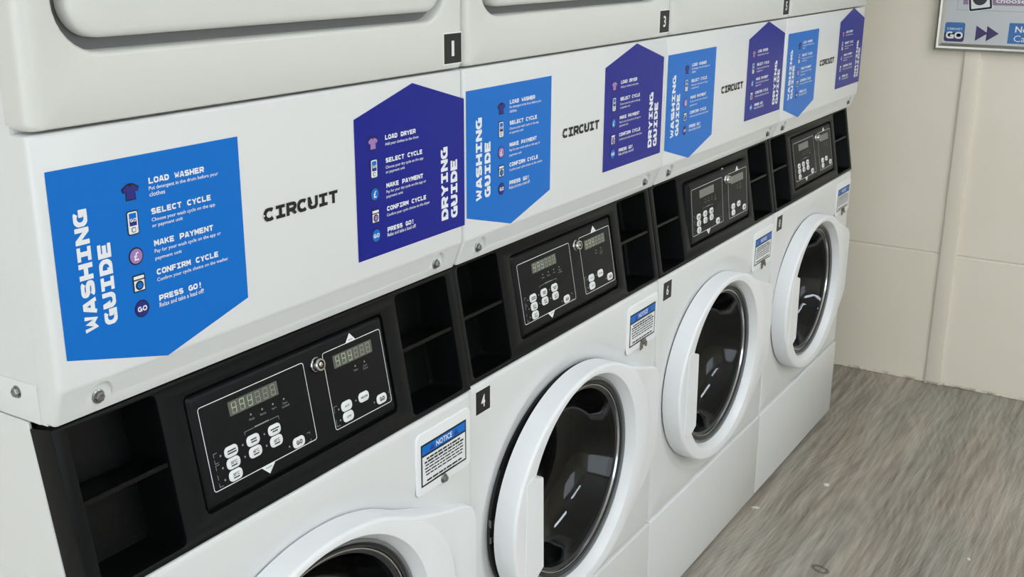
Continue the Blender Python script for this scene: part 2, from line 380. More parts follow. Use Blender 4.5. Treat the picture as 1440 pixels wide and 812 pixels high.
# ---------------------------------------------------------------- tumble dryer (upper machine)
ZD = .985                      # underside of the dryer
def make_dryer():
    t = thing('tumble_dryer', '', 'tumble dryer', (0, 0, ZD)); O = (0, 0, ZD)
    g = .0012
    mb = MB(); mb.box(.002, W-.002, .026, .72, ZD+.0005, 1.979); mb.box(.0006, .003, .034, .70, ZD+.0008, 1.027); mb.build('cabinet', M['enamel'], t, O, bevel=.004)
    # upper front with the recess of the loading door
    mb = MB(); y0 = -.004; r = .013; n = 8
    z0, z1 = 1.2760, 1.98
    rings = [[(x, .03, z) for x, z in rrect(g, W-g, z0, z1, .009, n)]]
    for i in range(6):
        a = PI/2*i/5
        ins = r*(1-math.cos(a)); yy = y0 + r*(1-math.sin(a))
        rings.append([(x, yy, z) for x, z in rrect(g+ins, W-g-ins, z0+ins*.28, z1-ins, .009-ins*.3, n)])
    hx0, hx1, hz0, hz1, hr = .040, .642, 1.3425, 1.90, .047
    for e, yy in ((.005, y0), (.002, y0+.0012), (0, y0+.004), (-.001, y0+.018)):
        rings.append([(x, yy, z) for x, z in rrect(hx0-e, hx1+e, hz0-e, hz1+e, hr+e, n)])
    mb.loft(rings, 0, cap0=False, cap1=False)
    mb.loft([rings[-1], [(x, y0+.0181, z) for x, z in rrect(hx0+.03, hx1-.03, hz0+.03, hz1-.03, hr-.02, n)]], 1, cap1=True)
    mb.build('upper_front', [M['enamel_cream'], M['recess']], t, O, angle=50)
    # loading door, sitting in the recess
    mb = MB(); rings = []; e0 = .0125
    for e, yy in ((0, y0+.016), (0, y0+.003), (.0012, y0-.001), (.004, y0-.0035), (.008, y0-.0045), (.02, y0-.005)):
        rings.append([(x, yy, z) for x, z in rrect(hx0+e0+e, hx1-e0-e, hz0+e0+e, hz1-e0-e, max(hr-e0-e*.4, .02), n)])
    mb.loft(rings, 0, cap0=True, cap1=True); mb.build('loading_door', M['enamel_cream'], t, O, angle=50)
    # guide panel with the folded lip under it
    prof = [(.030, 1.2738), (.0042, 1.2738)]
    for i in range(1, 6):
        a = PI/2*i/5; prof.append((.0042-.0042*math.sin(a), 1.2696+.0042*math.cos(a)))
    prof += [(0, 1.0290), (.0003, 1.0262), (.0011, 1.0240), (.0024, 1.0215), (.0150, .9900), (.0165, .9868), (.019, .9855), (.030, .9855)]
    mb = MB(); rr = .007
    rings = []
    def pr(x, ins):
        out = []
        for y, z in prof:
            out.append((x, min(.030, y+ins), min(max(z, ZD+.0005+ins*.9), 1.2738-ins*.3)))
        return out
    for i in range(5):
        a = PI/2*i/4; rings.append(pr(g+rr*(1-math.sin(a)) , rr*(1-math.cos(a))) if False else pr(g+rr*(1-math.cos(a)), rr*(1-math.sin(a))))
    for i in range(5):
        a = PI/2*(4-i)/4; rings.append(pr(W-g-rr*(1-math.cos(a)), rr*(1-math.sin(a))))
    mb.loft(rings, 0, cap0=True, cap1=True, closed=True)
    gp = mb.build('guide_panel', M['enamel'], t, O, angle=40)
    # scoops around the two lip screws
    cut = MB()
    for sx in (.052, .630):
        ring = circ(sx, 1.0050, .0165, 32)
        cut.loft([[(x, -.05, z) for x, z in ring], [(x, .0112, z) for x, z in ring]], cap0=True, cap1=True)
    co = cut.build('cutter', M['enamel'], None, O, smooth=True); co.parent = t
    md = gp.modifiers.new('scoop', 'BOOLEAN'); md.object = co; md.operation = 'DIFFERENCE'; md.solver = 'EXACT'
    bpy.context.view_layer.update()
    dg = bpy.context.evaluated_depsgraph_get()
    me = bpy.data.meshes.new_from_object(gp.evaluated_get(dg)); gp.modifiers.clear(); old = gp.data; gp.data = me; me.name = 'guide_panel'
    me.shade_smooth(); me.set_sharp_from_angle(angle=math.radians(28))
    bpy.data.objects.remove(co)
    for sx in (.052, .630): screw(gp, sx, .0112, 1.0040, O)
    # side screw
    stickers(gp, O)
    return t
def hexhead(mb, o, axis='y'):
    def P(a, b, d):
        return (o[0]+a, o[1]-d, o[2]+b) if axis == 'y' else (o[0]-d, o[1]+a, o[2]+b)
    def ring(r, d, n=24): return [P(r*math.cos(2*PI*i/n), r*math.sin(2*PI*i/n), d) for i in range(n)]
    def hexr(r, d, n=24):
        out = []
        for i in range(n):
            a = 2*PI*i/n; k = math.cos(PI/6)/math.cos((a % (PI/3))-PI/6); out.append(P(r*k*math.cos(a), r*k*math.sin(a), d))
        return out
    mb.loft([ring(.0074, -.001), ring(.0074, .0010), ring(.0062, .0018), hexr(.0052, .0018), hexr(.0052, .0050), hexr(.0044, .0056), ring(.0030, .0056), ring(.0026, .0048)], cap1=True)
def screw(parent, x, y, z, O):
    mb = MB(); hexhead(mb, (x, y, z)); return mb.build('screw', M['steel'], parent, O, angle=30)

# blue (washing) and navy (drying) vinyl guides, and the lettering between them
HEAD_W = [('LOAD WASHER', 1.2087, .0741, ['Put detergent in the drum before your', 'clothes'], (1.2024, .0930), (1.1968, .0200)),
          ('SELECT CYCLE', 1.1773, .0808, ['Choose your wash cycle on the app', 'or payment unit'], (1.1700, .0857), (1.1650, .0400)),
          ('MAKE PAYMENT', 1.1442, .0808, ['Pay for your wash cycle on the app or', 'payment unit'], (1.1372, .0907), (1.1307, .0350)),
          ('CONFIRM CYCLE', 1.1137, .0853, ['Confirm your cycle choice on the washer'], (1.1068, .0987), None),
          ('PRESS GO!', 1.0857, .0593, ['Relax and take a load off!'], (1.0790, .0604), None)]
HEAD_D = [('LOAD DRYER', 1.1998, .0657, ['Add your clothes to the drum'], (1.1926, .0714), None),
          ('SELECT CYCLE', 1.1701, .0796, ['Choose your dry cycle on the app', 'or payment unit'], (1.1624, .0812), (1.1572, .0400)),
          ('MAKE PAYMENT', 1.1371, .0806, ['Pay for your dry cycle on the app or', 'payment unit'], (1.1302, .0865), (1.1249, .0350)),
          ('CONFIRM CYCLE', 1.1064, .0866, ['Confirm your cycle choice on the dryer'], (1.0992, .0941), None),
          ('PRESS GO!', 1.0784, .0584, ['Relax and take a load off!'], (1.0720, .0613), None)]
Y1, Y2, Y3, Y4, Y5 = -.0004, -.0007, -.0010, -.0013, -.0016
def plane(y, ox=0, oz=0, ang=0.):
    c, s = math.cos(ang), math.sin(ang)
    return lambda a, b, d=0.: (ox+a*c-b*s, y-d, oz+a*s+b*c)
def icons(mb, xs, zs, shirt_i, coin_i, go_i, drum_i):
    # slots: 0 ground, 1 white, 2 black, 3 deep navy, 4 lilac, 5 blue
    x, z = xs[0], zs[0]
    sh = [(-.0050, .0075), (-.0022, .0085), (.0022, .0085), (.0050, .0075), (.0112, .0038), (.0090, -.0008), (.0058, .0006), (.0064, -.0088), (-.0064, -.0088), (-.0058, .0006), (-.0090, -.0008), (-.0112, .0038)]
    mb.tess([sh], plane(Y2, x, z), 2)
    mb.tess([[(a*.84, b*.84) for a, b in sh]], plane(Y3, x, z), shirt_i)
    mb.tess([[(-.0024, .0071), (.0024, .0071), (.0010, .0054), (-.0010, .0054)]], plane(Y4, x, z), 2)
    x, z = xs[1], zs[1]
    mb.tess([rrect(-.0072, .0072, -.0124, .0124, .0028, 4)], plane(Y2, x, z), 2)
    mb.tess([rrect(-.0060, .0060, -.0112, .0112, .0020, 4)], plane(Y3, x, z), 1)
    mb.tess([rrect(-.0044, .0044, .0036, .0098, .0006, 2)], plane(Y4, x, z), 5)
    mb.tess([rrect(-.0044, .0044, -.0030, .0036, .0006, 2)], plane(Y4, x, z), 3)
    slab(mb, 'GO', plane(Y5, x-.0041, z+.0012), .0041, .0034, 1, .26)
    mb.tess([rrect(-.0026, .0026, -.0096, -.0046, .0013, 3)], plane(Y4, x, z), 2)
    mb.tess([rrect(-.0019, .0019, -.0089, -.0053, .0009, 3)], plane(Y5, x, z), 1)
    x, z = xs[2], zs[2]
    mb.tess([circ(0, 0, .0091)], plane(Y2, x, z), 2); mb.tess([circ(0, 0, .0077)], plane(Y3, x, z), coin_i)
    write(mb, '\u00a3', plane(Y4, x, z), .0060, .0090, 1, .02, True)
    x, z = xs[3], zs[3]
    mb.tess([rrect(-.0078, .0078, -.0090, .0090, .0003, 1)], plane(Y2, x, z), 2)
    mb.tess([rrect(-.0064, .0064, .0044, .0076, .0002, 1)], plane(Y3, x, z), 1)
    mb.tess([rrect(-.0064, .0064, -.0077, .0030, .0002, 1)], plane(Y3, x, z), 1)
    mb.tess([circ(0, -.0023, .0049)], plane(Y4, x, z), 2); mb.tess([circ(0, -.0023, .0033)], plane(Y5, x, z), drum_i)
    x, z = xs[4], zs[4]
    mb.tess([circ(0, 0, .0091)], plane(Y2, x, z), 2); mb.tess([circ(0, 0, .0081)], plane(Y3, x, z), go_i)
    slab(mb, 'GO', plane(Y4, x-.0062, z-.0027), .0062, .0054, 1, .26)
def stickers(gp, O):
    sx, sz = -.0031, 0.
    mb = MB()
    mb.tess([[(.0108, 1.2394), (.2508, 1.2394), (.2508, 1.0562), (.1312, 1.0241), (.0108, 1.0562)][::-1]], plane(Y1), 0)
    for h, z, w, ds, d1, d2 in HEAD_W:
        slab(mb, h, plane(Y2, .1291+sx, z), w/len(h), .0061, 1, .29, .93)
        write(mb, ds[0], plane(Y2, .1291+sx, d1[0]), d1[1], .0050, 1, .008)
        if d2: write(mb, ds[1], plane(Y2, .1291+sx, d2[0]-.001), d2[1], .0046, 1, .008)
    slab(mb, 'WASHING', plane(Y2, .0537+sx, 1.0764, PI/2), .1226/7, .0158, 1, .31, .94)
    slab(mb, 'GUIDE', plane(Y2, .0764+sx, 1.0778, PI/2), .0842/5, .0155, 1, .31, .94)
    icons(mb, [.1062+sx, .1056+sx, .1056+sx, .1062+sx, .1068+sx], [1.2050, 1.1737, 1.1393, 1.1110, 1.0838], 3, 4, 3, 5)
    mb.build('washing_guide_sticker', [M['blue'], M['ink_white'], M['ink_black'], M['deep'], M['lilac'], M['blue']], gp, O, smooth=False)
    sx, sz = -.0086, .0056
    mb = MB()
    mb.tess([[(.5603, 1.2718), (.4399, 1.2385), (.4399, 1.0562), (.6793, 1.0562), (.6793, 1.2385)]], plane(Y1), 0)
    for h, z, w, ds, d1, d2 in HEAD_D:
        slab(mb, h, plane(Y2, .5085+sx, z+sz), w/len(h), .0061, 1, .29, .93)
        write(mb, ds[0], plane(Y2, .5085+sx, d1[0]+sz), d1[1], .0050, 1, .008)
        if d2: write(mb, ds[1], plane(Y2, .5085+sx, d2[0]+sz-.001), d2[1], .0046, 1, .008)
    slab(mb, 'DRYING', plane(Y2, .6465+sx, 1.0675+sz, PI/2), .1045/6, .0162, 1, .31, .94)
    slab(mb, 'GUIDE', plane(Y2, .6694+sx, 1.0670+sz, PI/2), .0850/5, .0160, 1, .31, .94)
    icons(mb, [.4838+sx, .4846+sx, .4846+sx, .4848+sx, .4850+sx], [1.1990+sz, 1.1664+sz, 1.1333+sz, 1.1044+sz, 1.0787+sz], 4, 5, 5, 4)
    mb.build('drying_guide_sticker', [M['navy'], M['ink_white'], M['ink_black'], M['deep'], M['lilac'], M['blue']], gp, O, smooth=False)
    mb = MB()
    slab(mb, 'CIRCUIT', plane(Y2, .2855, 1.1368), .1290/7, .0155, 0, .31, .95)
    mb.tess([[(.2850, 1.1462), (.2850, 1.1428), (.2878, 1.1445)]], plane(Y4), 1)
    mb.build('brand_lettering', [M['ink_black'], M['enamel']], gp, O, smooth=False)

def number_plate(txt, parent, O, x0, x1, z0, z1, y):
    mb = MB(); e = .0016
    mb.box(x0-e, x1+e, y-.0004, y, z0-e, z1+e, 0); mb.box(x0, x1, y-.0008, y-.0004, z0, z1, 1)
    w = .0062 if txt == '1' else .0110
    write(mb, txt, plane(y-.0011, (x0+x1)/2-.0004, (z0+z1)/2), w, .0205, 2, .02, True)
    return mb.build('number_plate', [M['ink_white'], M['numblack'], M['ink_white']], parent, O, smooth=False)

# ---------------------------------------------------------------- washing machine (lower machine)
YF = -.006                     # front sheet
PT, PB = (.028, .985), (YF, .797)          # console top and bottom (y, z)
LC = math.hypot(PT[0]-PB[0], PT[1]-PB[1])
TY, TZ = (PT[0]-PB[0])/LC, (PT[1]-PB[1])/LC
def con(x, s, n=0.):           # console plane: along the machine, up the slope, outwards
    return (x, PB[0]+s*TY-n*TZ, PB[1]+s*TZ+n*TY)
def cpl(n, ox=0, os=0): return lambda a, b, d=0.: con(ox+a, os+b, n+d)
HC = (.3225, .5135, .2105, .1965)   # loading hole: centre x, z, radii
OC = (.332, .508, .266, .2145)   # outer edge of the door ring
DC = (.325, .511)               # polar centre of the door mesh
def ell_r(c, th, o=DC):
    """distance from o along th to ellipse c"""
    dx, dz = math.cos(th), math.sin(th); ex, ez = o[0]-c[0], o[1]-c[1]
    A = (dx/c[2])**2+(dz/c[3])**2; B = 2*(ex*dx/c[2]**2+ez*dz/c[3]**2); C = (ex/c[2])**2+(ez/c[3])**2-1
    return (-B+math.sqrt(B*B-4*A*C))/2/A
WING = [(.325, .305), (.457, .3245), (.60, .387), (.652, .406), (.668, .416), (.674, .432), (.674, .598), (.668, .614), (.652, .624), (.60, .639), (.4406, .698), (.325, .711)]
def poly_r(poly, th, o=DC):
    dx, dz = math.cos(th), math.sin(th); best = 0
    for (ax, az), (bx, bz) in zip(poly, poly[1:]+poly[:1]):
        ex, ez = bx-ax, bz-az; den = dx*ez-dz*ex
        if abs(den) < 1e-9: continue
        t = ((ax-o[0])*ez-(az-o[1])*ex)/den; u = ((ax-o[0])*dz-(az-o[1])*dx)/den
        if t > 0 and -1e-6 <= u <= 1+1e-6: best = max(best, t)
    return best
NT = 192
TH = [2*PI*i/NT for i in range(NT)]
def smooth(v, k=2):
    for _ in range(k): v = [(v[i-1]+2*v[i]+v[(i+1) % len(v)])/4 for i in range(len(v))]
    return v
def ellipse3(c, y, f=1., add=0., n=NT):
    return [(c[0]+(c[2]*f+add)*math.cos(2*PI*i/n), y, c[1]+(c[3]*f+add)*math.sin(2*PI*i/n)) for i in range(n)]
YD = -.036                     # front of the door ring
HX = .676                      # hinge line
def make_washer():
    t = thing('washing_machine', '', 'washing machine', (0, 0, 0))
    g = .0012
    # side-profile carcass
    prof = [(.030, .02), (.030, .785), (.028+.004, .800), (.062, .975), (.063, .9840), (.72, .9840), (.72, .02)]
    mb = MB()
    for xa, xb in ((g, g+.004), (W-g-.004, W-g)):
        mb.loft([[(xa, y, z) for y, z in prof], [(xb, y, z) for y, z in prof]], cap0=True, cap1=True)
    mb.box(g+.004, W-g-.004, .70, .72, .02, .982); mb.box(g+.004, W-g-.004, .10, .70, .978, .982); mb.box(g+.004, W-g-.004, .034, .70, .02, .03)
    mb.box(g+.01, W-g-.01, .034, .70, 0, .02); mb.box(.0004, g+.001, .036, .70, .03, .800)
    mb.build('cabinet', M['enamel'], t, bevel=.0015, seg=1)
    # front sheet: rectangle with a dished round opening
    z0, z1 = .2505, .796; r = .009
    ths = sorted(set([round(x, 6) for x in TH] + [round(math.atan2(zz-DC[1], xx-DC[0]) % (2*PI), 6) for xx in (g, W-g) for zz in (z0, z1)]))
    def rect_ring(ins, y):
        out = []
        x0, x1, a0, a1 = g+ins, W-g-ins, z0+ins, z1-ins
        for th in ths:
            dx, dz = math.cos(th), math.sin(th); k = 9
            if dx > 1e-9: k = min(k, (x1-DC[0])/dx)
            if dx < -1e-9: k = min(k, (x0-DC[0])/dx)
            if dz > 1e-9: k = min(k, (a1-DC[1])/dz)
            if dz < -1e-9: k = min(k, (a0-DC[1])/dz)
            out.append((DC[0]+k*dx, y, DC[1]+k*dz))
        return out
    def ell_ring(c, y): return [(DC[0]+ell_r(c, th)*math.cos(th), y, DC[1]+ell_r(c, th)*math.sin(th)) for th in ths]
    mb = MB(); rings = [rect_ring(0, .034)]
    for i in range(5):
        a = PI/2*i/4; rings.append(rect_ring(r*(1-math.cos(a)), YF+r*(1-math.sin(a))))
    D0 = (.333, .512, .306, .252); D1 = (.332, .508, .2615, .210)
    def mixe(k): return tuple(a*(1-k)+b*k for a, b in zip(D0, D1))
    for k in (0, .12, .3, .55, .8, 1.0):
        rings.append(ell_ring(mixe(k), YF + .013*(k*k*(3-2*k))))
    rings.append(ell_ring((D1[0], D1[1], D1[2]-.004, D1[3]-.004), YF+.016)); rings.append(ell_ring((D1[0], D1[1], D1[2]-.005, D1[3]-.005), YF+.03))
    mb.loft(rings, 0); mb.build('front_panel', M['enamel'], t, angle=40)
    # plinth panel below
    mb = MB(); mb.box(g, W-g, YF-.003, .034, .012, .2475, 0); mb.build('kick_panel', M['enamel'], t, bevel=.004, seg=3)
    mb = MB(); mb.box(.01, W-.01, .016, .03, 0, .014); mb.build('plinth', M['plinth'], t, smooth=False)
    # rubber seal and drum
    mb = MB(); E = (.331, .509, .2605, .209); E2 = (.322, .513, .207, .192)
    mb.loft([ellipse3(E, YF+.014), ellipse3(E, YF+.010, .97), ellipse3(E, YF+.012, .90), ellipse3(E2, YF+.02, 1.02), ellipse3(E2, .06, .98), ellipse3(E2, .10, 1.0)], 0)
    mb.build('door_seal', M['rubber'], t)
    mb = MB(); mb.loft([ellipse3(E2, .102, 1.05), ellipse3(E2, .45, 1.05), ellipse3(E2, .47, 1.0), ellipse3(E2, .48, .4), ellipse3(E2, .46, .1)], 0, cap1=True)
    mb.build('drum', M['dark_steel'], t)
    # latch plate at the left rim of the opening
    mb = MB(); ths2 = [math.radians(150+80*i/40) for i in range(41)]
    def ea(f, th, y): return (E[0]+E[2]*f*math.cos(th), y, E[1]+E[3]*f*math.sin(th))
    yl = YF+.0085
    mb.loft([[ea(f, th, y) for th in ths2] for f, y in ((.999, yl+.008), (.997, yl), (.940, yl), (.935, yl+.008))], 0, closed=False)
    for zz, hh in ((.530, .014), (.500, .012)):
        mb.box(.072, .084, yl-.003, yl+.002, zz-hh/2, zz+hh/2, 1)
    for zz in (.552, .478): mb.loft([[(x, yl-.0003, z) for x, z in circ(.0785, zz, .0032, 12)], [(x, yl-.0012, z) for x, z in circ(.0785, zz, .0022, 12)]], 2, cap1=True)
    mb.build('latch_plate', [M['trimdark'], M['steel'], M['rubber']], t)
    make_console(t); make_door(t); notice_plate(t)
    return t

def make_console(t):
    g = .0012; mb = MB()
    s0, s1 = 0.0, .1890
    bins = [(.0185, .129), (.544, .666)]
    bs0, bs1 = .008, .183
    pan = (.163, .513, .027, .168)
    outer = [(g, s0), (W-g, s0), (W-g, s1), (g, s1)]
    holes = []
    for a, b in bins: holes.append(rrect(a, b, bs0, bs1, .007, 5))
    holes.append(rrect(*pan[:2], *pan[2:], .008, 5))
    e = .0018
    def grow(h, a, b, c, d, k): return rrect(a-k, b+k, c-k, d+k, .007+k, 5)
    G1 = [rrect(a-e, b+e, bs0-e, bs1+e, .007+e, 5) for a, b in bins] + [rrect(pan[0]-e, pan[1]+e, pan[2]-e, pan[3]+e, .008+e, 5)]
    rim = .003
    outer_in = [(g+rim, s0+rim), (W-g-rim, s0+rim), (W-g-rim, s1-rim), (g+rim, s1-rim)]
    mb.tess([outer_in]+[h[::-1] for h in G1], cpl(0), 0)
    # rounded outer edge and returns
    def rect(k): return [(g+k, s0+k), (W-g-k, s0+k), (W-g-k, s1-k), (g+k, s1-k)]
    mb.loft([[con(*p, -.034) for p in rect(0)], [con(*p, -.003) for p in rect(0)], [con(*p, -.0009) for p in rect(.0009)], [con(*p, 0) for p in rect(rim)]], 0)
    for h, G_ in zip(holes, G1):
        mb.loft([[con(*p, 0) for p in G_], [con(*p, -.0008) for p in [((a+c)/2*.3+a*.7, (b+d)/2*.3+b*.7) for (a, b), (c, d) in zip(h, G_)]], [con(*p, -.003) for p in h]], 0)
    # floor of the panel well
    h = holes[2]; mb.loft([[con(*p, -.003) for p in h], [con(*p, -.010) for p in h]], 0, cap1=True)
    c = mb.build('console', M['black'], t, angle=40)
    for (a, b), h in zip(bins, holes[:2]):
        mb = MB(); dp = .056
        bk = rrect(a+.004, b-.004, bs0+.004, bs1-.004, .010, 5)
        mb.loft([[con(*p, -.003) for p in h], [con(*p, -dp+.006) for p in bk], [con(*((a+b)/2+(p[0]-(a+b)/2)*.95, .1+(p[1]-.1)*.96), -dp) for p in bk]], 0, cap1=True)
        # shelf half way up with a raised front lip
        q = [(-.003, .1005), (-.003, .1050), (-.004, .1058), (-.0060, .1048), (-dp+.010, .1040), (-dp+.004, .1065), (-dp+.004, .1005)]
        mb.loft([[con(a+.0015, s, n) for n, s in q], [con(b-.0015, s, n) for n, s in q]], 0, cap0=True, cap1=True)
        mb.build('storage_bin', M['bin'], c, angle=40)
    # the control panel plate
    X = -.013
    mb = MB(); px0, px1, ps0, ps1 = .1705, .5065, .0345, .1605
    rings = []
    for k, n in ((-.0045, -.0095), (-.0035, -.0035), (-.001, -.0012), (.0008, -.0004), (.003, 0)):
        rings.append([con(*p, n) for p in rrect(px0+k, px1-k, ps0+k, ps1-k, .005, 4)])
    mb.loft(rings, 0, cap0=True, cap1=True)
    def box_line(x0, x1, a0, a1, w=.0009, r=.004, mi=1):
        mb.tess([rrect(x0, x1, a0, a1, r, 4), rrect(x0+w, x1-w, a0+w, a1-w, r-w, 4)[::-1]], cpl(.0003), mi)
    bx = (.1912+X, .3640+X, .0480, .1492); dx = (.3990+X, .5150+X, .0455, .1492)
    box_line(*bx); box_line(*dx)
    mb.tess([[(.2655+X, bx[2]+.0002), (.2770+X, bx[2]-.0108), (.2885+X, bx[2]+.0002)]], cpl(.0004), 1)
    mb.tess([[(.4449+X, dx[3]-.0002), (.4652+X, dx[3]-.0002), (.4550+X, dx[3]+.0108)]], cpl(.0004), 1)
    write(mb, 'WASHER', cpl(.0007, .2770+X, bx[2]-.0026), .0110, .0018, 2, 0, True)
    write(mb, 'DRYER', cpl(.0007, .4550+X, dx[3]+.0022), .0085, .0018, 2, 0, True)
    for x, s in [(.2099, .0859), (.2097, .0711), (.2095, .0567), (.2448, .0858), (.2447, .0712), (.2801, .0859), (.2802, .0712), (.3156, .0563), (.4108, .0705), (.4104, .0559), (.4451, .0707), (.4795, .0560)]:
        mb.tess([circ(x+X, s, .0013, 10)], cpl(.0003), 3)
    for x in (.2658, .2844, .3024, .3212): mb.tess([circ(x+X, .1158, .0013, 10)], cpl(.0003), 3)
    for x in (.4556, .4744): mb.tess([circ(x+X, .1150, .0013, 10)], cpl(.0003), 3)
    for s_, x, q, w in (('Wash', .2657, .1103, .0088), ('Rinse', .2846, .1103, .0096), ('Spin', .3031, .1103, .0076), ('Door', .3222, .1108, .0082), ('Locked', .3222, .1068, .0118),
                        ('Heat', .4556, .1098, .0078), ('Cool', .4744, .1100, .0078), ('Down', .4744, .1062, .0092)):
        write(mb, s_, cpl(.0003, x+X, q), w, .0028, 3, 0, True)
    def line(pts, w=.0006, mi=3):
        L, R = strip(pts, w); vs = []
        for a, c_ in zip(L, R): vs += [con(a.x, a.y, .0003), con(c_.x, c_.y, .0003)]
        mb.add(vs, [(2*i, 2*i+1, 2*i+3, 2*i+2) for i in range(len(L)-1)], mi)
    line([(.2513+X, .0957), (.2513+X, .0992), (.2660+X, .0992)]); line([(.2925+X, .0992), (.3075+X, .0992), (.3075+X, .0950)])
    line([(.2674+X, .0996), (.2914+X, .0996)], .0015)
    for a, b in ((.0913, .0868), (.0842, .0795), (.0772, .0715), (.0660, .0600), (.0560, .0515)): line([(.2003+X, a), (.2003+X, b)])
    for s_ in (.0913, .0795, .0772, .0515): line([(.2000+X, s_), (.2058+X, s_)])
    for a, b in ((.0615, .0585), (.0525, .0495)): line([(.3530+X, a), (.3530+X, b)])
    for s_ in (.0615, .0495): line([(.3476+X, s_), (.3533+X, s_)])
    for a, b in ((.0762, .0680), (.0590, .0498)): line([(.4024+X, a), (.4024+X, b)])
    for s_ in (.0762, .0498): line([(.4021+X, s_), (.4088+X, s_)])
    for a, b in ((.0615, .0585), (.0525, .0499)): line([(.5112+X, a), (.5112+X, b)])
    cp = mb.build('control_panel', [M['overlay'], M['ink_white'], M['ink_black'], M['ink_grey']], t, angle=40)
    for nm, x0, x1, a0, a1 in (('a', .2350+X, .3150+X, .1240, .1412), ('b', .4166+X, .4938+X, .1230, .1402)):
        for style in ('lit',):
            mb = MB(); lcd(mb, x0, x1, a0, a1, True); mb.build('display', [M['lcd'], M['seg'], M['seg_lit']], cp, smooth=False)
    B = [(.2264, .0855, ['30\u00b0']), (.2264, .0713, ['30\u00b0C']), (.2262, .0567, ['30\u00b0C']), (.2616, .0857, None), (.2618, .0712, ['40\u00b0C']), (.2970, .0855, None), (.2968, .0712, ['60\u00b0C']), (.3322, .0562, ['GO']),
         (.4264, .0703, ['HOT']), (.4262, .0560, ['LOW']), (.4611, .0707, ['MEDIUM']), (.4954, .0563, ['GO'])]
    for i, (x, s, lab) in enumerate(B):
        mb = MB(); hx, hs = .0104, .0066; rings = []
        for k, n in ((0, 0), (0, .0004), (.0003, .0008), (.0010, .0011)):
            rings.append([con(*p, n) for p in rrect(x+X-hx+k, x+X+hx-k, s-hs+k, s+hs-k, .0056-k*.6, 6)])
        mb.loft(rings, 0, cap1=True)
        y = cpl(.0014, x+X, s)
        if i in (7, 11): slab(mb, 'GO', cpl(.0014, x+X-.0054, s-.0027), .0054, .0054, 1, .24)
        elif i in (8, 9): write(mb, lab[0], y, .0088, .0026, 1, .012, True)
        elif i == 10: write(mb, lab[0], y, .0128, .0025, 1, .012, True)
        elif i in (1, 2, 4, 6):
            write(mb, lab[0], cpl(.0014, x+X, s+.0012), .0098, .0040, 1, .012, True)
            mb.tess([rrect(-.0046, .0046, -.0034, -.0020, .0003, 1)], y, 1)
        else:
            w1, w2 = (.0066, .0070) if i == 0 else ((.0048, .0046) if i == 3 else (.0072, .0046))
            mb.tess([rrect(-w1, w1, .0006, .0021, .0003, 1)], y, 1); mb.tess([rrect(-w2, w2, -.0023, -.0008, .0003, 1)], y, 1)
        mb.build('push_button', [M['button'], M['ink_black']], cp, angle=40)
    # tubular key lock between the two boxes
    mb = MB(); kx, ks = .3835+X, .1400
    def rg(r, n, k=28): return [con(kx+r*math.cos(2*PI*i/k), ks+r*math.sin(2*PI*i/k), n) for i in range(k)]
    mb.loft([rg(.0098, 0), rg(.0098, .0030), rg(.0092, .0042), rg(.0086, .0046), rg(.0084, .0105), rg(.0076, .0115), rg(.0056, .0115), rg(.0054, .0085)], 0)
    mb.loft([rg(.0054, .0085), rg(.0034, .0085)], 1)
    mb.loft([rg(.0034, .0085), rg(.0032, .0112), rg(.0026, .0116)], 0, cap1=True)
    mb.box(0, 0, 0, 0, 0, 0) if False else None
    mb.build('key_lock', [M['chrome'], M['rubber']], cp, angle=40)

def seg_quads(cx, cs, w, h, th=.00085):
    g_ = .0003
    x0, x1, z0, zm, z1 = cx-w/2, cx+w/2, cs-h/2, cs, cs+h/2
    return [(x0+g_, x1-g_, z1-th, z1), (x0+g_, x1-g_, zm-th/2, zm+th/2), (x0+g_, x1-g_, z0, z0+th),
            (x0, x0+th, zm+g_, z1-g_), (x1-th, x1, zm+g_, z1-g_), (x0, x0+th, z0+g_, zm-g_), (x1-th, x1, z0+g_, zm-g_)]
def lcd(mb, x0, x1, a0, a1, lit=True):
    mb.tess([rrect(x0, x1, a0, a1, .0008, 2)], cpl(.0003), 0)
    n = 6; p = (x1-x0-.004)/n
    for i in range(n):
        for j, (u0, u1, v0, v1) in enumerate(seg_quads(x0+.002+p*(i+.5), (a0+a1)/2, p*.58, (a1-a0)*.76)):
            on = lit and j in ((1, 3, 4, 6), (0, 1, 3, 4, 6), (1, 3, 4, 6, 2))[i] if i < 3 else False
            mb.tess([[(u0, v0), (u1, v0), (u1, v1), (u0, v1)]], cpl(.0006), 2 if on else 1)

